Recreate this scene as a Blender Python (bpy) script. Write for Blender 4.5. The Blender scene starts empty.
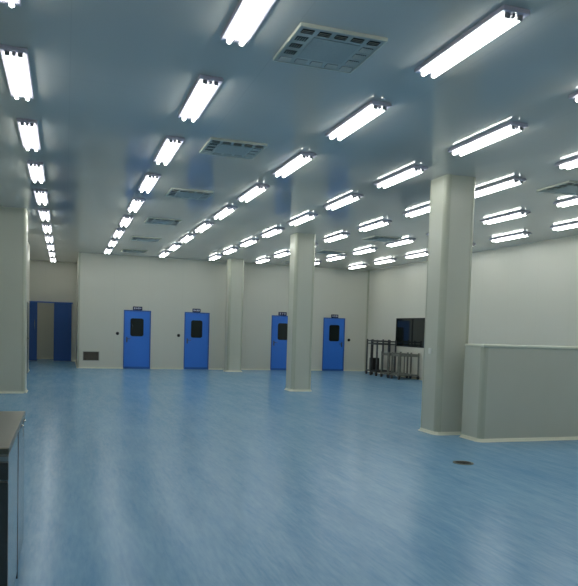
import bpy, math, random
from mathutils import Matrix, Vector
random.seed(4)
C = bpy.context.scene.collection
S = bpy.context.scene
PI = math.pi

# ------------------------------------------------------------------ camera
FPX = 672.87
cam_d = bpy.data.cameras.new('camera')
cam_d.sensor_fit = 'HORIZONTAL'; cam_d.sensor_width = 36.0
cam_d.lens = FPX / 578 * 36
cam_d.shift_y = (367.9 - 293) / 578
cam_d.clip_start = 0.05; cam_d.clip_end = 200
cam = bpy.data.objects.new('camera', cam_d); C.objects.link(cam)
r = Vector((0.94853, -0.31521, 0.03045)).normalized()
f = Vector((0.31649, 0.94689, -0.05696)).normalized()
u = r.cross(f).normalized()
cam.matrix_world = Matrix(((r.x, u.x, -f.x, 0), (r.y, u.y, -f.y, 0), (r.z, u.z, -f.z, 1.5), (0, 0, 0, 1)))
S.camera = cam

# ------------------------------------------------------------------ world, exposure
w = bpy.data.worlds.new('world'); S.world = w; w.use_nodes = True
w.node_tree.nodes['Background'].inputs[0].default_value = (0.02, 0.025, 0.03, 1)
w.node_tree.nodes['Background'].inputs[1].default_value = 0.3
S.view_settings.view_transform = 'Standard'; S.view_settings.look = 'None'
S.view_settings.gamma = 1; S.view_settings.use_curve_mapping = False
S.view_settings.exposure = -1.4
TUBE_STRENGTH = 37.0
TUBE_COLOR = (0.965, 1.0, 0.92, 1)

# ------------------------------------------------------------------ materials
def mat(name, col, rough=0.5, metal=0.0, spec=0.5, coat=0.0, emit=None, es=0.0):
    m = bpy.data.materials.new(name); m.use_nodes = True
    b = m.node_tree.nodes['Principled BSDF']
    b.inputs['Base Color'].default_value = (*col, 1)
    b.inputs['Roughness'].default_value = rough
    b.inputs['Metallic'].default_value = metal
    b.inputs['Specular IOR Level'].default_value = spec
    b.inputs['Coat Weight'].default_value = coat
    b.inputs['Coat Roughness'].default_value = 0.12
    if emit:
        b.inputs['Emission Color'].default_value = emit
        b.inputs['Emission Strength'].default_value = es
    return m

def nodes(m): return m.node_tree.nodes, m.node_tree.links, m.node_tree.nodes['Principled BSDF']

def mottled(name, c1, c2, scale=(1, 1, 1), rough=0.5, rough2=None, metal=0.0, spec=0.5, bump=0.0, detail=4, lo=0.35, hi=0.65):
    m = mat(name, c1, rough, metal, spec)
    N, L, b = nodes(m)
    tc = N.new('ShaderNodeTexCoord'); mp = N.new('ShaderNodeMapping'); mp.inputs['Scale'].default_value = scale
    nz = N.new('ShaderNodeTexNoise'); nz.inputs['Scale'].default_value = 1.0; nz.inputs['Detail'].default_value = detail
    rp = N.new('ShaderNodeValToRGB')
    rp.color_ramp.elements[0].position = lo; rp.color_ramp.elements[0].color = (*c1, 1)
    rp.color_ramp.elements[1].position = hi; rp.color_ramp.elements[1].color = (*c2, 1)
    L.new(tc.outputs['Object'], mp.inputs[0]); L.new(mp.outputs[0], nz.inputs['Vector'])
    L.new(nz.outputs['Fac'], rp.inputs[0]); L.new(rp.outputs[0], b.inputs['Base Color'])
    if rough2 is not None:
        mr = N.new('ShaderNodeMapRange'); mr.inputs['To Min'].default_value = rough; mr.inputs['To Max'].default_value = rough2
        L.new(nz.outputs['Fac'], mr.inputs[0]); L.new(mr.outputs[0], b.inputs['Roughness'])
    if bump:
        bp = N.new('ShaderNodeBump'); bp.inputs['Strength'].default_value = bump; bp.inputs['Distance'].default_value = 0.01
        L.new(nz.outputs['Fac'], bp.inputs['Height']); L.new(bp.outputs[0], b.inputs['Normal'])
    return m

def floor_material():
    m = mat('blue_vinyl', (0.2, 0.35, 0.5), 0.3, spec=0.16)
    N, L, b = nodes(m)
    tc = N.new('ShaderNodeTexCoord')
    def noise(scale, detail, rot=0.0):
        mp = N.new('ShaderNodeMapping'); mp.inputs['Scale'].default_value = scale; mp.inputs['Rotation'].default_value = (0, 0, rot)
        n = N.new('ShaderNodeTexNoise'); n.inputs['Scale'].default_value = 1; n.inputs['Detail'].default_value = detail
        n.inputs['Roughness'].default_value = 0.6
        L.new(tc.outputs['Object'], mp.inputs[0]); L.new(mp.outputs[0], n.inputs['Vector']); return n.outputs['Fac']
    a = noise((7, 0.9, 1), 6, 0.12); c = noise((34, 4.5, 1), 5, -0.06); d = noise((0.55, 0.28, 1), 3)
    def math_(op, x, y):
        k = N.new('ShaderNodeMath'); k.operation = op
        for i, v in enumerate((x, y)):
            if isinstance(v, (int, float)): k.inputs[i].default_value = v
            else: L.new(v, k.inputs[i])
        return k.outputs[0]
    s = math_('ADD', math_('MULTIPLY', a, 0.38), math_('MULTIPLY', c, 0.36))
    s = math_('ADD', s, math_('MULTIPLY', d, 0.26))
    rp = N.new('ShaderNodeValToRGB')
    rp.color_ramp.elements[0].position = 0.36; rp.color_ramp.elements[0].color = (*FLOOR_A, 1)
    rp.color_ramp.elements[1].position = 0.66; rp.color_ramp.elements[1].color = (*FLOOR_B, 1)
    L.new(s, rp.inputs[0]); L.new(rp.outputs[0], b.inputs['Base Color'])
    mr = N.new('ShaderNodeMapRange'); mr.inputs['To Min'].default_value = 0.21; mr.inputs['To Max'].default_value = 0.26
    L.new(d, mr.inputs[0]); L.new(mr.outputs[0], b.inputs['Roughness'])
    return m

def panel_material(name, col, rough, axis, step, off, axis2=None, step2=1.0, seam=0.93, wave=0.1, wscale=(0.3, 2.2, 1)):
    """painted sandwich panels: thin joints along one or two axes and a faint waviness"""
    m = mat(name, col, rough)
    N, L, b = nodes(m)
    tc = N.new('ShaderNodeTexCoord'); sp = N.new('ShaderNodeSeparateXYZ'); L.new(tc.outputs['Object'], sp.inputs[0])
    def line(ax, st, of):
        a = N.new('ShaderNodeMath'); a.operation = 'SUBTRACT'; L.new(sp.outputs[ax], a.inputs[0]); a.inputs[1].default_value = of
        q = N.new('ShaderNodeMath'); q.operation = 'PINGPONG'; L.new(a.outputs[0], q.inputs[0]); q.inputs[1].default_value = st / 2
        t = N.new('ShaderNodeMath'); t.operation = 'GREATER_THAN'; L.new(q.outputs[0], t.inputs[0]); t.inputs[1].default_value = 0.004
        return t.outputs[0]
    o = line(axis, step, off)
    if axis2 is not None:
        k = N.new('ShaderNodeMath'); k.operation = 'MULTIPLY'; L.new(o, k.inputs[0]); L.new(line(axis2, step2, 0.3), k.inputs[1]); o = k.outputs[0]
    mx = N.new('ShaderNodeMix'); mx.data_type = 'RGBA'
    mx.inputs['A'].default_value = (*[c * seam for c in col], 1); mx.inputs['B'].default_value = (*col, 1)
    L.new(o, mx.inputs['Factor']); L.new(mx.outputs['Result'], b.inputs['Base Color'])
    mp = N.new('ShaderNodeMapping'); mp.inputs['Scale'].default_value = wscale; L.new(tc.outputs['Object'], mp.inputs[0])
    nz = N.new('ShaderNodeTexNoise'); nz.inputs['Scale'].default_value = 1; nz.inputs['Detail'].default_value = 2
    L.new(mp.outputs[0], nz.inputs['Vector'])
    bp = N.new('ShaderNodeBump'); bp.inputs['Strength'].default_value = wave; bp.inputs['Distance'].default_value = 0.02
    L.new(nz.outputs['Fac'], bp.inputs['Height']); L.new(bp.outputs[0], b.inputs['Normal'])
    return m

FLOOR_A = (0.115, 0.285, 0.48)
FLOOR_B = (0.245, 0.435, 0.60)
M = {}
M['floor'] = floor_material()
M['ceiling'] = panel_material('ceiling_panel', (0.56, 0.56, 0.53), 0.11, 0, 1.64, 1.66, 1, 6.6, wave=0.08, wscale=(0.1, 1.1, 1))
M['wall'] = panel_material('wall_panel', (0.65, 0.65, 0.57), 0.32, 0, 1.15, 0.42, None, wave=0.10, wscale=(1.2, 1.2, 0.3))
M['wall_side'] = panel_material('side_wall_panel', (0.66, 0.655, 0.57), 0.30, 1, 1.15, 0.0, None, wave=0.10, wscale=(1.2, 1.2, 0.3))
M['pillar'] = mottled('pillar_panel', (0.51, 0.52, 0.435), (0.55, 0.56, 0.475), (0.6, 0.6, 0.4), 0.28)
M['trim'] = mottled('corner_profile', (0.42, 0.435, 0.345), (0.46, 0.475, 0.38), (1, 1, 1), 0.36)
M['cove'] = mottled('cove_skirting', (0.66, 0.67, 0.54), (0.72, 0.73, 0.60), (2, 2, 2), 0.35)
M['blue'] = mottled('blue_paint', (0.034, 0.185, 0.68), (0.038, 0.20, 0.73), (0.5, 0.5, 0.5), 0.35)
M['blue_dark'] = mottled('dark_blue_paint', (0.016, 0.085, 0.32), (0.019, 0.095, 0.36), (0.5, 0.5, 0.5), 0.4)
M['blue_frame'] = mat('blue_frame_paint', (0.020, 0.11, 0.42), 0.35)
M['glass'] = mottled('dark_glass', (0.010, 0.014, 0.014), (0.014, 0.020, 0.018), (1, 1, 1), 0.06)
M['gasket'] = mat('black_rubber', (0.006, 0.006, 0.008), 0.6, spec=0.2)
M['black'] = mottled('black_plastic', (0.012, 0.012, 0.013), (0.02, 0.02, 0.021), (20, 20, 20), 0.4)
M['chrome'] = mat('satin_chrome', (0.45, 0.46, 0.46), 0.25, 1.0)
M['handle'] = mat('dark_satin_metal', (0.10, 0.12, 0.16), 0.3, 0.8)
M['sign'] = mat('sign_navy', (0.004, 0.005, 0.06), 0.5, spec=0.15)
M['sign_text'] = mat('sign_white', (0.75, 0.78, 0.9), 0.5)
M['housing'] = mottled('white_enamel', (0.54, 0.50, 0.60), (0.60, 0.56, 0.66), (3, 3, 3), 0.35)
M['holder'] = mat('lamp_holder_plastic', (0.30, 0.30, 0.33), 0.5)
M['tube'] = mat('lit_tube', (0.9, 0.9, 0.9), 0.4, emit=TUBE_COLOR, es=TUBE_STRENGTH)
M['cap'] = mat('tube_end_cap', (0.6, 0.6, 0.6), 0.3, 1.0)
M['vent'] = mottled('vent_panel', (0.50, 0.53, 0.50), (0.54, 0.57, 0.54), (3, 3, 3), 0.4)
M['vent_rim'] = mat('vent_rim', (0.62, 0.63, 0.54), 0.35)
M['slot_shade'] = mat('vent_slot_shade', (0.03, 0.04, 0.045), 0.7)  # shade between the louvre blades, put into the colour of a flat plate
M['mesh'] = mottled('vent_mesh', (0.42, 0.46, 0.45), (0.47, 0.50, 0.48), (60, 60, 60), 0.5)
M['steel'] = mottled('brushed_steel', (0.20, 0.19, 0.155), (0.24, 0.23, 0.195), (3, 60, 3), 0.25, 0.38, metal=1.0)
M['steel_side'] = mottled('polished_steel', (0.50, 0.52, 0.52), (0.56, 0.58, 0.58), (3, 3, 40), 0.16, 0.24, metal=1.0)
M['steel_darkened'] = mottled('darkened_steel_front', (0.035, 0.045, 0.045), (0.05, 0.06, 0.06), (3, 3, 3), 0.35)  # cabinet front: the dark room it would mirror is put into the base colour
M['gun'] = mottled('gunmetal_tube', (0.040, 0.045, 0.048), (0.06, 0.065, 0.068), (8, 8, 8), 0.4)
M['trolley'] = mottled('worn_steel_tube', (0.13, 0.135, 0.115), (0.17, 0.175, 0.15), (8, 8, 8), 0.4)
M['rubber'] = mat('caster_rubber', (0.02, 0.02, 0.022), 0.6)
M['drain'] = mottled('drain_metal', (0.10, 0.115, 0.09), (0.16, 0.17, 0.13), (30, 30, 30), 0.45, metal=0.4)
M['white_plastic'] = mat('switch_plastic', (0.75, 0.76, 0.70), 0.4)
M['grille'] = mottled('grille_metal', (0.06, 0.055, 0.045), (0.08, 0.072, 0.06), (20, 20, 20), 0.6)
M['grille_frame'] = mat('grille_frame', (0.50, 0.50, 0.45), 0.4)

# ------------------------------------------------------------------ mesh helpers
class MB:
    def __init__(s): s.v = []; s.f = []; s.sm = []
    def add(s, vs, fs, smooth=False):
        o = len(s.v); s.v += [tuple(p) for p in vs]
        for q in fs: s.f.append([o + i for i in q]); s.sm.append(smooth)
        return s
    def box(s, x0, x1, y0, y1, z0, z1):
        vs = [(x, y, z) for z in (z0, z1) for y in (y0, y1) for x in (x0, x1)]
        return s.add(vs, [(0, 2, 3, 1), (4, 5, 7, 6), (0, 1, 5, 4), (2, 6, 7, 3), (0, 4, 6, 2), (1, 3, 7, 5)])
    def cyl(s, p0, p1, r, n=12, r1=None):
        p0 = Vector(p0); p1 = Vector(p1); d = (p1 - p0).normalized(); r1 = r if r1 is None else r1
        a = d.orthogonal().normalized(); b = d.cross(a)
        vs = [p0 + (a * math.cos(t) + b * math.sin(t)) * r for t in [2 * PI * i / n for i in range(n)]]
        vs += [p1 + (a * math.cos(t) + b * math.sin(t)) * r1 for t in [2 * PI * i / n for i in range(n)]]
        s.add(vs, [(i, (i + 1) % n, n + (i + 1) % n, n + i) for i in range(n)], True)
        o = len(s.v) - 2 * n
        s.f.append([o + i for i in reversed(range(n))]); s.sm.append(False)
        s.f.append([o + n + i for i in range(n)]); s.sm.append(False)
        return s
    def prism(s, poly, z0, z1, smooth=False):
        n = len(poly); vs = [(x, y, z0) for x, y in poly] + [(x, y, z1) for x, y in poly]
        s.add(vs, [(i, (i + 1) % n, n + (i + 1) % n, n + i) for i in range(n)], smooth)
        o = len(s.v) - 2 * n
        s.f.append([o + i for i in reversed(range(n))]); s.sm.append(False)
        s.f.append([o + n + i for i in range(n)]); s.sm.append(False)
        return s
    def rings(s, rings, smooth=True, closed=True):
        n = len(rings[0]); o = len(s.v)
        for rg in rings: s.v += [tuple(p) for p in rg]
        for k in range(len(rings) - 1):
            for i in range(n if closed else n - 1):
                j = (i + 1) % n
                s.f.append([o + k * n + i, o + k * n + j, o + (k + 1) * n + j, o + (k + 1) * n + i]); s.sm.append(smooth)
        return s
    def build(s, name, m, parent=None):
        me = bpy.data.meshes.new(name); me.from_pydata(s.v, [], s.f); me.update()
        me.polygons.foreach_set('use_smooth', s.sm)
        me.materials.append(m)
        o = bpy.data.objects.new(name, me); C.objects.link(o)
        if parent: o.parent = parent
        return o

def bevel(o, wd=0.004, seg=2):
    b = o.modifiers.new('bevel', 'BEVEL'); b.width = wd; b.segments = seg; b.limit_method = 'ANGLE'; b.angle_limit = 0.6
    return o
def tag(o, label, cat, group=None):
    o['label'] = label; o['category'] = cat
    if group: o['group'] = group
    return o
def thing(name, label, cat, loc=(0, 0, 0), rz=0, group=None):
    o = bpy.data.objects.new(name, None); C.objects.link(o); o.location = loc; o.rotation_euler = (0, 0, rz)
    o.empty_display_size = 0.2
    return tag(o, label, cat, group)
def struct(o, label=None):
    o['kind'] = 'structure'
    if label: o['label'] = label
    return o
def copy_tree(o, parent=None):
    c = o.copy(); C.objects.link(c); c.parent = parent
    for ch in list(o.children): copy_tree(ch, c)
    return c

def rounded_square(x0, x1, y0, y1, r, n=5):
    pts = []
    for cx, cy, a0 in ((x1 - r, y1 - r, 0), (x0 + r, y1 - r, PI / 2), (x0 + r, y0 + r, PI), (x1 - r, y0 + r, 3 * PI / 2)):
        for i in range(n + 1):
            a = a0 + PI / 2 * i / n; pts.append((cx + r * math.cos(a), cy + r * math.sin(a)))
    return pts

# ------------------------------------------------------------------ room shell
H = 3.826
YW = 23.5           # far wall
XR = 10.95          # right wall
XL = -2.6
YB = -3.0
YA = 27.6           # alcove end wall
YC = 29.2           # end of corridor behind

struct(MB().box(XL - 0.2, XR + 0.2, YB - 0.2, YC + 0.2, -0.12, 0.0).build('floor', M['floor']))
struct(MB().box(XL - 0.2, XR + 0.2, YB - 0.2, YC + 0.2, H, H + 0.12).build('ceiling', M['ceiling']))

def wall_holes(name, axis, a0, a1, b0, b1, holes, m):
    """wall running along axis (0: x, 1: y) from a0 to a1, thickness b0..b1, with rectangular holes (a, a', z, z')"""
    mb = MB(); cuts = sorted(set([a0, a1] + [h[0] for h in holes] + [h[1] for h in holes]))
    def bx(p0, p1, z0, z1):
        if axis == 0: mb.box(p0, p1, b0, b1, z0, z1)
        else: mb.box(b0, b1, p0, p1, z0, z1)
    for p0, p1 in zip(cuts, cuts[1:]):
        hs = sorted([h for h in holes if h[0] <= p0 + 1e-6 and h[1] >= p1 - 1e-6], key=lambda h: h[2])
        z = 0.0
        for h in hs:
            if h[2] > z: bx(p0, p1, z, h[2])
            z = h[3]
        if z < H: bx(p0, p1, z, H)
    return struct(mb.build(name, m))

DOORS = [(1.89, 2.80, 1.995, 'left'), (3.955, 4.84, 2.0, 'left'), (7.13, 8.03, 2.0, 'left'), (9.155, 10.03, 1.985, 'right')]
wall_holes('wall_back', 0, 0.42, XR, YW, YW + 0.12, [(a, b, 0.0, t) for a, b, t, s in DOORS], M['wall'])
WIN = (19.09, 21.12, 1.04, 2.005)
wall_holes('wall_right', 1, YB, YW + 0.12, XR, XR + 0.12, [WIN], M['wall_side'])
struct(MB().box(XL - 0.12, XL, YB, 15.05, 0, H).build('wall_left', M['wall_side']))
struct(MB().box(XL - 0.12, XR + 0.12, YB - 0.12, YB, 0, H).build('wall_front', M['wall']))
# left block: wall end facing the room, with a rounded profile on its free corner
R = 0.07
poly = [(XL, 15.05)] + [(-0.78 - R + R * math.cos(a), 15.05 + R + R * math.sin(a)) for a in [(-PI / 2) + PI / 2 * i / 6 for i in range(7)]] + [(-0.78, 15.70), (XL, 15.70)]
struct(MB().prism(poly, 0, H).build('wall_left_corner', M['pillar']))
struct(MB().box(XL, -1.05, 15.70, 22.3, 0, H).build('wall_left_passage', M['wall_side']))
struct(MB().box(XL, -2.0, 22.3, YA, 0, H).build('wall_alcove_left', M['wall_side']))
struct(MB().box(0.42, 0.54, YW + 0.12, YA, 0, H).build('wall_alcove_right', M['wall_side']))
wall_holes('wall_alcove_back', 0, XL, 0.54, YA, YA + 0.10, [(-1.06, -0.42, 0, 2.20)], M['wall'])
struct(MB().box(XL, 0.54, YC, YC + 0.1, 0, H).build('wall_corridor_back', M['wall']))
struct(MB().box(0.54, 0.64, YA + 0.1, YC, 0, H).build('wall_corridor_right', M['wall_side']))
struct(MB().box(XL - 0.1, XL, YA + 0.1, YC, 0, H).build('wall_corridor_left', M['wall_side']))
# corner profiles
tb = MB(); 
def quarter(cx, cy, r, a0, z0, z1, mb, t=0.004, n=6):
    outer = [(cx + (r + t) * math.cos(a0 + PI / 2 * i / n), cy + (r + t) * math.sin(a0 + PI / 2 * i / n)) for i in range(n + 1)]
    inner = [(cx + (r - t) * math.cos(a0 + PI / 2 * i / n), cy + (r - t) * math.sin(a0 + PI / 2 * i / n)) for i in range(n, -1, -1)]
    mb.prism(outer + inner, z0, z1)
quarter(-0.78 - R, 15.05 + R, R, -PI / 2, 0.05, H, tb)
struct(tb.build('trim_1', M['trim']))
struct(MB().box(0.405, 0.46, YW - 0.012, YW + 0.12, 0, H).build('trim_2', M['trim']))
struct(MB().box(XR - 0.05, XR, YW - 0.05, YW, 0, H).build('trim_3', M['trim']))

# cove skirting: concave quarter profile swept along straight runs
def cove_profile(n=5, h=0.045, d=0.036):
    pts = [(0.0, h)]
    for i in range(n + 1):
        a = PI / 2 * i / n
        pts.append((d - d * math.cos(a) * 0.92 if i < n else d, h - h * math.sin(a) if i < n else 0.003))
    return pts
def cove_run(mb, p0, p1, nrm):
    prof = cove_profile() + [(0.036, 0.0), (0.0, 0.0)]
    p0 = Vector((*p0, 0)); p1 = Vector((*p1, 0)); nv = Vector((*nrm, 0))
    r0 = [p0 + nv * a + Vector((0, 0, z)) for a, z in prof]
    r1 = [p1 + nv * a + Vector((0, 0, z)) for a, z in prof]
    mb.rings([r0, r1], False, True)
    n = len(prof); o = len(mb.v) - 2 * n
    mb.f.append([o + i for i in range(n)]); mb.sm.append(False)
    mb.f.append([o + n + i for i in reversed(range(n))]); mb.sm.append(False)
mb = MB(); xs = [0.42] + [v for d in DOORS for v in (d[0], d[1])] + [XR]
for i in range(0, len(xs), 2): cove_run(mb, (xs[i], YW), (xs[i + 1], YW), (0, -1))
struct(mb.build('baseboard_back', M['cove']))
mb = MB(); cove_run(mb, (XR, YB), (XR, 8.05), (-1, 0)); cove_run(mb, (XR, 8.52), (XR, YW - 0.05), (-1, 0)); struct(mb.build('baseboard_right', M['cove']))
mb = MB(); cove_run(mb, (XL, 15.05), (-0.80, 15.05), (0, -1)); cove_run(mb, (-0.78, 15.08), (-0.78, 15.70), (1, 0))
cove_run(mb, (-1.05, 15.70), (-1.05, 20.62), (1, 0)); cove_run(mb, (-1.05, 21.22), (-1.05, 22.3), (1, 0)); cove_run(mb, (-2.0, 22.3), (-1.05, 22.3), (0, 1))
struct(mb.build('baseboard_left', M['cove']))
mb = MB(); cove_run(mb, (0.42, YW), (0.42, YA), (-1, 0)); cove_run(mb, (0.27, YA), (0.42, YA), (0, -1)); cove_run(mb, (XL, YC), (0.54, YC), (0, -1))
struct(mb.build('baseboard_alcove', M['cove']))
mb = MB(); cove_run(mb, (XL, YB), (XL, 15.05), (1, 0)); struct(mb.build('baseboard_room_left', M['cove']))

# ------------------------------------------------------------------ doors in the far wall
def rounded_rect_xz(x0, x1, z0, z1, r, y, n=4):
    return [(x, y, z) for x, z in rounded_square(x0, x1, z0, z1, r, n)]
def plate_xz(mb, x0, x1, z0, z1, r, y0, y1):
    a = rounded_rect_xz(x0, x1, z0, z1, r, y0); b = rounded_rect_xz(x0, x1, z0, z1, r, y1); n = len(a)
    mb.rings([a, b], False)
    o = len(mb.v) - 2 * n
    mb.f.append([o + i for i in range(n)]); mb.sm.append(False)
    mb.f.append([o + n + i for i in reversed(range(n))]); mb.sm.append(False)
def make_door(num, x0, x1, top, side, wx0, wx1, wz0, wz1):
    e = bpy.data.objects.new('door_%d' % num, None); C.objects.link(e); e.location = (0, 0, 0); struct(e)
    fr = MB(); fw = 0.035
    fr.box(x0, x0 + fw, YW - 0.012, YW + 0.11, 0, top); fr.box(x1 - fw, x1, YW - 0.012, YW + 0.11, 0, top)
    fr.box(x0 + fw, x1 - fw, YW - 0.012, YW + 0.11, top - fw, top)
    fr.build('door_frame', M['blue_frame'], e)
    lf = MB(); lf.box(x0 + fw + 0.003, x1 - fw - 0.003, YW - 0.002, YW + 0.045, 0.008, top - fw - 0.003)
    lf = bevel(lf.build('door_leaf', M['blue'], e))
    g = MB(); plate_xz(g, wx0 - 0.02, wx1 + 0.02, wz0 - 0.02, wz1 + 0.02, 0.07, YW - 0.006, YW)
    g.build('window_gasket', M['gasket'], lf)
    g = MB(); plate_xz(g, wx0, wx1, wz0, wz1, 0.055, YW - 0.009, YW - 0.003)
    g.build('window_pane', M['glass'], lf)
    hx = x0 + 0.11 if side == 'left' else x1 - 0.11; sg = 1 if side == 'left' else -1
    h = MB(); h.box(hx - 0.022, hx + 0.022, YW - 0.012, YW - 0.001, 0.90, 1.08)
    h.cyl((hx, YW - 0.012, 1.02), (hx, YW - 0.055, 1.02), 0.010, 10)
    h.cyl((hx - 0.008 * sg, YW - 0.055, 1.02), (hx + 0.12 * sg, YW - 0.055, 1.02), 0.010, 10)
    h.build('door_handle', M['handle'], lf)
    k = MB(); k.box(x0 + fw + 0.003, x1 - fw - 0.003, YW - 0.005, YW - 0.002, 0.012, 0.07)
    k.build('kick_plate', M['blue_frame'], lf)
    return e
make_door(1, *DOORS[0], 2.135, 2.535, 1.13, 1.70)
make_door(2, *DOORS[1], 4.21, 4.57, 1.13, 1.70)
make_door(3, *DOORS[2], 7.40, 7.76, 1.13, 1.70)
make_door(4, *DOORS[3], 9.42, 9.79, 1.13, 1.70)

# navy signs above the doors with a row of small illegible white characters
def glyph(mb, x, z, s, kind, y):
    t = s * 0.2
    hb = lambda a, b, zz: mb.box(x + a * s, x + b * s, y - 0.003, y, z + zz * s - t / 2, z + zz * s + t / 2)
    vb = lambda a, z0, z1: mb.box(x + a * s - t / 2, x + a * s + t / 2, y - 0.003, y, z + z0 * s, z + z1 * s)
    if kind == 0: hb(0.05, 0.95, 0.9); hb(0.15, 0.85, 0.5); hb(0.0, 1.0, 0.1); vb(0.5, 0.1, 0.9)
    elif kind == 1: vb(0.15, 0.1, 0.9); vb(0.85, 0.1, 0.9); hb(0.15, 0.85, 0.9); hb(0.15, 0.85, 0.5); hb(0.15, 0.85, 0.1)
    elif kind == 2: vb(0.5, 0.0, 1.0); hb(0.1, 0.9, 0.7); hb(0.0, 1.0, 0.3)
    else: vb(0.3, 0.1, 0.9); vb(0.7, 0.1, 0.9); hb(0.05, 0.95, 0.6)
def door_sign(xc, z, wd, kinds, label):
    t = thing('door_sign', label, 'sign', (xc, YW, z), 0, 'signs over the blue doors')
    p = MB().box(-wd / 2, wd / 2, -0.018, 0, 0, 0.125).build('sign_panel', M['sign'], t)
    s = 0.06; n = len(kinds); st = (wd - 0.05) / n
    for i, k in enumerate(kinds):
        mb = MB(); glyph(mb, -wd / 2 + 0.025 + i * st + (st - s) / 2, 0.035, s, k, -0.018)
        mb.build('sign_character', M['sign_text'], t)
door_sign(2.345, 1.997, 0.31, (0, 2, 1, 3), 'small navy sign over the leftmost blue swing door')
door_sign(4.37, 2.002, 0.28, (1, 2, 0, 1), 'small navy sign over the second blue swing door from the left')
door_sign(7.54, 2.002, 0.31, (0, 3, 2), 'small navy sign over the blue door half hidden by the middle pillar')
door_sign(9.60, 1.987, 0.28, (2, 0, 1), 'small navy sign over the blue door nearest the right corner')

def wall_button(x, z, label):
    t = thing('push_button', label, 'button', (x, YW, z), 0, 'round door buttons on the far wall')
    MB().cyl((0, 0, 0), (0, -0.012, 0), 0.055, 24).build('back_plate', M['black'], t)
    MB().cyl((0, -0.012, 0), (0, -0.03, 0), 0.036, 20, 0.032).build('button_cap', M['gasket'], t)
wall_button(1.69, 1.19, 'round black button on the wall left of the leftmost blue swing door')
wall_button(3.76, 1.175, 'round black button on the wall left of the second blue swing door')
wall_button(10.21, 1.17, 'round black button right of the blue door nearest the right corner')

t = thing('air_return_grille', 'dark rectangular air grille low on the far wall by the alcove corner', 'air grille', (0.84, YW, 0.255))
MB().box(-0.265, 0.265, -0.006, 0, 0, 0.31).build('back_panel', M['gasket'], t)
g = MB()
for a in ((-0.275, -0.25, -0.01, 0.32), (0.25, 0.275, -0.01, 0.32), (-0.25, 0.25, -0.01, 0.012), (-0.25, 0.25, 0.298, 0.32)): g.box(a[0], a[1], -0.016, 0, a[2], a[3])
g.build('grille_frame', M['grille_frame'], t)
g = MB()
for i in range(13): g.add([(-0.25, -0.014, 0.018 + i * 0.0215), (0.25, -0.014, 0.018 + i * 0.0215), (0.25, -0.006, 0.036 + i * 0.0215), (-0.25, -0.006, 0.036 + i * 0.0215),
                           (-0.25, -0.012, 0.018 + i * 0.0215), (0.25, -0.012, 0.018 + i * 0.0215), (0.25, -0.004, 0.036 + i * 0.0215), (-0.25, -0.004, 0.036 + i * 0.0215)],
                          [(0, 1, 2, 3), (7, 6, 5, 4), (0, 4, 5, 1), (3, 2, 6, 7)])
g.build('grille_slats', M['grille'], t)

# ------------------------------------------------------------------ observation window in the right wall
e = bpy.data.objects.new('window_1', None); C.objects.link(e); struct(e)
y0, y1, z0, z1 = WIN
fr = MB(); ft = 0.03
fr.box(XR - 0.008, XR + 0.12, y0, y0 + ft, z0, z1); fr.box(XR - 0.008, XR + 0.12, y1 - ft, y1, z0, z1)
fr.box(XR - 0.008, XR + 0.12, y0 + ft, y1 - ft, z0, z0 + ft); fr.box(XR - 0.008, XR + 0.12, y0 + ft, y1 - ft, z1 - ft, z1)
fr.build('window_frame', M['gasket'], e)
MB().box(XR - 0.004, XR + 0.11, 19.96, 20.00, z0 + ft, z1 - ft).build('mullion', M['gasket'], e)
MB().box(XR + 0.012, XR + 0.022, y0 + ft, 19.96, z0 + ft, z1 - ft).build('window_pane', M['glass'], e)
MB().box(XR + 0.012, XR + 0.022, 20.00, y1 - ft, z0 + ft, z1 - ft).build('window_pane', M['glass'], e)

# ------------------------------------------------------------------ sliding doors at the alcove end, door in the passage wall
def sliding_leaf(num, x0, x1, hx, m):
    e = bpy.data.objects.new('door_%d' % num, None); C.objects.link(e); struct(e)
    lf = bevel(MB().box(x0, x1, YA - 0.075, YA - 0.03, 0.012, 2.24).build('door_leaf', m, e))
    if hx is None: return
    h = MB(); h.cyl((hx, YA - 0.11, 1.18), (hx, YA - 0.11, 1.58), 0.012, 10)
    for z in (1.22, 1.54): h.cyl((hx, YA - 0.11, z), (hx, YA - 0.074, z), 0.009, 8)
    h.build('door_handle', M['chrome'], lf)
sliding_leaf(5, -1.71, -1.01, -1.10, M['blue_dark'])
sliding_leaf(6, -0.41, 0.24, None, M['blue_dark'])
struct(MB().box(-1.74, 0.28, YA - 0.09, YA, 2.24, 2.285).build('trim_4', M['blue_frame']))
e = bpy.data.objects.new('door_7', None); C.objects.link(e); struct(e)
MB().box(-1.05, -1.035, 20.62, 21.22, 0, 2.10).build('door_frame', M['trim'], e)
lf = MB().box(-1.035, -1.015, 20.66, 21.18, 0.01, 2.05).build('door_leaf', M['steel_darkened'], e)
h = MB(); h.box(-1.015, -1.005, 20.66, 20.70, 0.92, 1.08); h.cyl((-1.005, 20.68, 1.02), (-0.965, 20.68, 1.02), 0.01, 8); h.cyl((-0.965, 20.67, 1.02), (-0.965, 20.80, 1.02), 0.01, 8)
h.build('door_handle', M['chrome'], lf)

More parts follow.
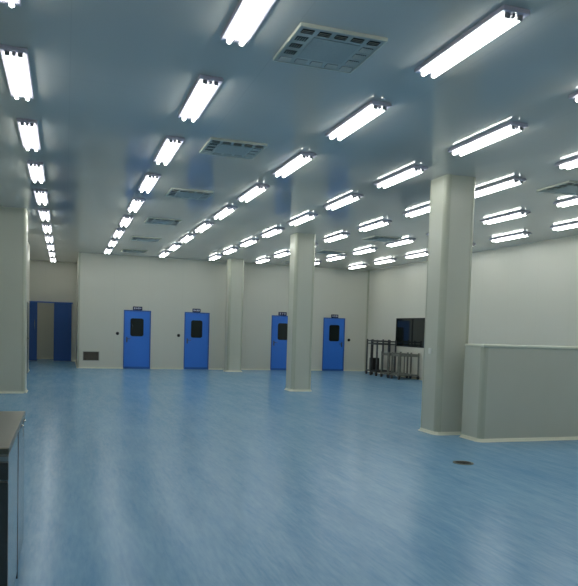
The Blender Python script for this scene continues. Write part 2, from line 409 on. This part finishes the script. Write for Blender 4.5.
# ------------------------------------------------------------------ pillars
def pillar(x0, y0, label, wd=0.51):
    t = thing('pillar', label, 'pillar', (x0 + wd / 2, y0 + wd / 2, 0), 0, 'square pillars in a row down the room')
    h = wd / 2; Rr = 0.075
    MB().prism(rounded_square(-h, h, -h, h, Rr), 0, H).build('shaft', M['pillar'], t)
    for sx, sy, a0 in ((1, 1, 0), (-1, 1, PI / 2), (-1, -1, PI), (1, -1, 3 * PI / 2)):
        c = MB(); quarter(sx * (h - Rr), sy * (h - Rr), Rr, a0, 0.03, H, c); c.build('corner_profile', M['trim'], t)
    rg = []
    for d, z in ((0.0, 0.045), (0.004, 0.045), (0.010, 0.022), (0.021, 0.008), (0.036, 0.003), (0.036, 0.0)):
        rg.append([(x, y, z) for x, y in rounded_square(-h - d, h + d, -h - d, h + d, Rr * 0.8 + d)])
    MB().rings(rg, True).build('cove_base', M['cove'], t)
    return t
pillar(5.25, 8.72, 'square off-white pillar nearest the camera, beside the half-height wall')
pillar(5.25, 15.46, 'middle square off-white pillar, in front of the third blue door')
pillar(5.25, 22.34, 'farthest square off-white pillar, standing close to the far wall')

t = thing('light_switch', 'small white switch plate on the side of the nearest pillar', 'switch', (5.246, 8.98, 1.20), -PI / 2)
bevel(MB().box(-0.043, 0.043, -0.009, 0, 0, 0.086).build('switch_plate', M['white_plastic'], t), 0.003)
MB().box(-0.016, 0.016, -0.013, -0.009, 0.02, 0.066).build('rocker', M['white_plastic'], t)

# ------------------------------------------------------------------ half-height wall
t = thing('half_height_wall', 'half-height off-white partition wall with cream top rail, right of nearest pillar', 'partition wall', (5.55, 8.05, 0))
PL, PD, PH = XR - 0.005 - 5.55, 0.47, 1.335
poly = [(R - R * math.cos(a), R - R * math.sin(a)) for a in [PI / 2 * i / 6 for i in range(7)]] + [(PL, 0), (PL, PD), (0, PD)]
MB().prism(poly, 0, PH).build('wall_panel', M['pillar'], t)
c = MB(); quarter(R, R, R, PI, 0.04, PH, c); c.build('corner_profile', M['trim'], t)
tr = MB().box(-0.012, PL, -0.014, PD, PH, PH + 0.04).build('top_rail', M['cove'], t); bevel(tr, 0.015, 3)
rg = []
for d, z in ((0.0, 0.045), (0.004, 0.045), (0.010, 0.022), (0.021, 0.008), (0.036, 0.003), (0.036, 0.0)):
    rg.append([(-d, PD, z)] + [(R - (R + d) * math.cos(a), R - (R + d) * math.sin(a), z) for a in [PI / 2 * i / 6 for i in range(7)]] + [(PL, -d, z)])
MB().rings(rg, True, False).build('cove_base', M['cove'], t)

# ------------------------------------------------------------------ ceiling lights
LW, LL, PT = 0.222, 1.275, 0.034          # plate width, length, depth below the ceiling
def make_light():
    t = thing('ceiling_light', 'x', 'ceiling light', (0, 0, H))
    hs = MB().box(-LW / 2, LW / 2, 0, LL, -PT, 0)
    bevel(hs.build('mounting_plate', M['housing'], t), 0.004)
    MB().prism([(-0.022, 0.05), (0.022, 0.05), (0.014, 0.07), (0.014, LL - 0.07), (0.022, LL - 0.05), (-0.022, LL - 0.05), (-0.014, LL - 0.07), (-0.014, 0.07)], -PT - 0.006, -PT).build('ballast_cover', M['housing'], t)
    for x in (-0.052, 0.052):
        MB().cyl((x, 0.052, -PT - 0.021), (x, LL - 0.052, -PT - 0.021), 0.019, 10).build('fluorescent_tube', M['tube'], t)
        for y, yy in ((0.026, 0.050), (LL - 0.050, LL - 0.026)):
            hb = MB().prism([(x - 0.021, y), (x + 0.021, y), (x + 0.021, yy), (x - 0.021, yy)], -PT - 0.036, -PT)
            bevel(hb.build('lamp_holder', M['holder'], t), 0.005)
    MB().cyl((0, 0.045, -PT - 0.025), (0, 0.045, -PT), 0.016, 10).build('starter', M['holder'], t)
    return t
ROWX = [-0.44, 1.265, 3.01, 4.67, 6.315, 8.08, 9.79]
ROWN = ['leftmost row', 'second row from the left', 'third row from the left', 'middle row', 'third row from the right', 'second row from the right', 'row nearest the right wall']
ORD = ['farthest', 'second farthest', 'third farthest', 'fourth farthest', 'fifth farthest', 'sixth farthest', 'seventh farthest', 'eighth farthest', 'ninth farthest', 'tenth farthest', 'eleventh farthest', 'twelfth farthest', 'thirteenth farthest', 'fourteenth farthest']
proto = make_light(); used = False
for ri, X in enumerate(ROWX):
    last = 10 if ri == 0 else 8
    for k in range(-2, last + 1):
        o = copy_tree(proto) if used else proto
        used = True
        o.location = (X, 4.16 + 2.152 * k, H)
        o['label'] = 'lit twin-tube ceiling light, %s in the %s' % (ORD[last - k], ROWN[ri])
        o['group'] = 'twin-tube ceiling lights, %s' % ROWN[ri]
o = copy_tree(proto); o.location = (-1.6, 27.8, H)  # extra lamp out of view, added to brighten the corridor wall
o['label'] = 'unseen ceiling light added to brighten the corridor behind the open sliding door'; o['group'] = 'added corridor light'

# ------------------------------------------------------------------ ceiling vents
def make_vent():
    t = thing('ceiling_vent', 'x', 'ceiling vent', (0, 0, H))
    W = 0.73
    rm = MB()
    for a in ((-W/2, W/2, 0, 0.013), (-W/2, W/2, W - 0.013, W), (-W/2, -W/2 + 0.013, 0.013, W - 0.013), (W/2 - 0.013, W/2, 0.013, W - 0.013)): rm.box(a[0], a[1], a[2], a[3], -0.027, 0)
    rm.build('rim', M['vent_rim'], t)
    MB().box(-W/2 + 0.013, W/2 - 0.013, 0.013, W - 0.013, -0.022, 0).build('face_panel', M['vent'], t)
    MB().box(-0.20, 0.20, 0.165, 0.565, -0.028, -0.022).build('filter_mesh', M['mesh'], t)
    def group(cx, cy, side):
        """flat plate coloured as the shade of a recess, behind blades that throw air outwards"""
        if side in 'sn': wx, wy = 0.098, 0.070
        else: wx, wy = 0.098, 0.078
        g = MB().box(cx - wx / 2, cx + wx / 2, cy - wy / 2, cy + wy / 2, -0.024, -0.022).build('slot_group', M['slot_shade'], t)
        bl = MB(); n = 3 if side in 'sn' else 5; span = wy if side in 'sn' else wx; st = span / n
        sg = -1 if side in 'sw' else 1
        for i in range(n):
            o = -span / 2 + (i + 0.5) * st; top, bot, th = o - sg * st * 0.42, o + sg * st * 0.30, 0.0018
            q = [(top, -0.024), (bot, -0.036), (bot + th, -0.036), (top + th, -0.024)]
            if side in 'sn': va = [(cx - wx / 2, cy + p, z) for p, z in q]; vb = [(cx + wx / 2, cy + p, z) for p, z in q]
            else: va = [(cx + p, cy - wy / 2, z) for p, z in q]; vb = [(cx + p, cy + wy / 2, z) for p, z in q]
            bl.add(va + vb, [(0, 1, 5, 4), (1, 2, 6, 5), (2, 3, 7, 6), (3, 0, 4, 7), (3, 2, 1, 0), (4, 5, 6, 7)])
        bl.build('louvre_blades', M['vent'], g)
    for i in range(5):
        group(-0.28 + i * 0.14, 0.085, 's'); group(-0.28 + i * 0.14, 0.645, 'n')
    for i in range(3):
        group(-0.28, 0.225 + i * 0.14, 'w'); group(0.28, 0.225 + i * 0.14, 'e')
    return t
VY = [4.96, 8.30, 11.55, 14.90, 18.25, 21.45]
VN = ['nearest', 'second nearest', 'third nearest', 'fourth nearest', 'fifth nearest', 'farthest']
vp = make_vent(); first = True
for x, nm in ((2.035, 'left'), (7.42, 'right')):
    for i, y in enumerate(VY):
        if x > 7 and i in (0, 2): continue
        o = vp if first else copy_tree(vp); first = False
        o.location = (x, y, H)
        if x > 7: nmz = {1: 'nearest', 3: 'second nearest', 4: 'third nearest', 5: 'farthest'}[i]
        else: nmz = VN[i]
        o['label'] = 'square slotted ceiling vent, %s of the %s line of vents' % (nmz, nm)
        o['group'] = 'ceiling vents, %s line' % nm

# ------------------------------------------------------------------ floor drain
t = thing('floor_drain', 'round dark metal floor drain set in the blue floor near the half-height wall', 'floor drain', (4.45, 6.76, 0))
MB().cyl((0, 0, 0), (0, 0, 0.005), 0.12, 32).build('drain_ring', M['drain'], t)
g = MB()
for i in range(-3, 4):
    w_ = math.sqrt(0.09 ** 2 - (i * 0.024) ** 2); g.box(-w_, w_, i * 0.024 - 0.006, i * 0.024 + 0.006, 0.005, 0.0062)
g.build('drain_slots', M['gasket'], t)

# ------------------------------------------------------------------ trolleys by the right wall
def trolley(name, label, x0, x1, y0, y1, h, m, shelf, group):
    W, D = x1 - x0, y1 - y0
    t = thing(name, label, 'trolley', (x0 + W / 2, y0 + D / 2, 0), 0, group)
    a, b, s = W / 2, D / 2, 0.023
    for px in (-a, a):
        for py in (-b, b):
            bevel(MB().box(px - s, px + s, py - s, py + s, 0.10, h).build('post', m, t), 0.005)
    for z, nm in ((h - 0.055, 'top_rail'), (h - (0.10 if h < 1 else 0.15), 'guard_rail'), (0.14, 'base_frame')):
        r_ = MB(); q = 0.019 if nm != 'base_frame' else 0.024
        for py in (-b, b): r_.box(-a + s, a - s, py - q * .8, py + q * .8, z - q, z + q)
        for px in (-a, a): r_.box(px - q * .8, px + q * .8, -b + s, b - s, z - q, z + q)
        r_.build(nm, m, t)
    for px in (-a * 0.36, a * 0.3):
        MB().box(px - 0.014, px + 0.014, b - 0.014, b + 0.014, 0.14, h - 0.03).build('brace_bar', m, t)
    if shelf: MB().box(-a + s, a - s, -b + s, b - s, 0.155, 0.168).build('shelf_plate', m, t)
    for px in (-a, a):
        for py in (-b, b):
            c = MB(); c.cyl((px, py, 0.10), (px, py, 0.085), 0.022, 12)
            for d in (-0.020, 0.020): c.box(px - 0.005 + d, px + 0.005 + d, py - 0.03, py + 0.03, 0.045, 0.088)
            c.box(px - 0.025, px + 0.025, py - 0.03, py + 0.03, 0.080, 0.088)
            c = c.build('caster', M['gun'], t)
            MB().cyl((px - 0.018, py, 0.066), (px + 0.018, py, 0.066), 0.066, 16).build('wheel', M['rubber'], c)
    return t
trolley('frame_trolley', 'tall dark metal frame trolley, the nearer of the two tall ones', 10.12, 10.82, 20.85, 21.30, 1.24, M['gun'], False, 'tall frame trolleys')
trolley('frame_trolley', 'tall dark metal frame trolley, the farther one, near the room corner', 10.26, 10.88, 21.50, 21.95, 1.25, M['gun'], True, 'tall frame trolleys')
trolley('frame_trolley', 'low grey metal frame trolley, the farther of the two low ones, under the window', 10.14, 10.84, 20.00, 20.50, 0.86, M['trolley'], True, 'low frame trolleys')
trolley('frame_trolley', 'low grey metal frame trolley nearest the camera, under the window', 10.17, 10.86, 19.30, 19.80, 0.86, M['trolley'], True, 'low frame trolleys')
t = tag(bevel(MB().box(-0.14, 0.14, -0.12, 0.12, 0, 0.42).build('dark_box', M['black']), 0.01), 'dark box standing on the base of the farther tall trolley', 'box')
t.location = (10.45, 21.72, 0.169)

# ------------------------------------------------------------------ stainless cabinet at the lower left
CX0, CX1, CY0, CY1, CH = -1.45, -0.245, 3.42, 4.82, 0.90
t = thing('steel_cabinet', 'stainless steel worktop cabinet with dark front at the lower left edge', 'cabinet', (CX0, CY0, 0))
W, D = CX1 - CX0, CY1 - CY0
bevel(MB().box(0.0, W, 0.0, D, CH - 0.035, CH).build('worktop', M['steel'], t), 0.006, 3)
MB().box(0.02, W - 0.016, 0.03, D - 0.03, 0.04, CH - 0.035).build('body', M['steel_side'], t)
MB().box(0.02, W - 0.004, 0.012, 0.03, CH - 0.068, CH - 0.045).build('front_rail', M['chrome'], t)
for x in (0.02, W / 2 + 0.0):
    dr = bevel(MB().box(x, x + W / 2 - (0.03 if x < 0.1 else 0.004), 0.008, 0.03, 0.74, CH - 0.075).build('drawer', M['steel_darkened'], t), 0.003)
    MB().box(x + 0.02, x + W / 2 - 0.05, -0.008, 0.010, 0.800, 0.812).build('drawer_pull', M['chrome'], dr)
    dd = bevel(MB().box(x, x + W / 2 - (0.03 if x < 0.1 else 0.004), 0.010, 0.03, 0.06, 0.73).build('cabinet_door', M['steel_darkened'], t), 0.003)
    MB().cyl((x + 0.06, -0.01, 0.45), (x + 0.06, -0.01, 0.62), 0.007, 8).build('handle', M['chrome'], dd)
# side panel edge line, hinges and latches along the right side
bevel(MB().box(W - 0.016, W - 0.004, 0.03, D - 0.68, 0.04, CH - 0.04).build('side_panel', M['steel_side'], t), 0.002)
bevel(MB().box(W - 0.016, W - 0.004, D - 0.665, D - 0.04, 0.04, CH - 0.04).build('side_panel', M['steel_side'], t), 0.002)
MB().box(W - 0.016, W - 0.002, D - 0.68, D - 0.665, 0.0, CH - 0.04).build('corner_strip', M['gasket'], t)
for y in (D - 0.10, D - 0.34):
    k = MB(); k.cyl((W - 0.014, y, CH - 0.052), (W + 0.008, y, CH - 0.052), 0.010, 14); k.box(W - 0.018, W - 0.003, y - 0.025, y + 0.025, CH - 0.07, CH - 0.04)
    k.build('latch', M['chrome'], t)
MB().box(W - 0.012, W - 0.002, D - 0.20, D - 0.185, 0.76, CH - 0.035).build('latch_rod', M['gun'], t)
MB().box(0.04, W - 0.03, 0.05, D - 0.05, 0.0, 0.04).build('plinth', M['gasket'], t)
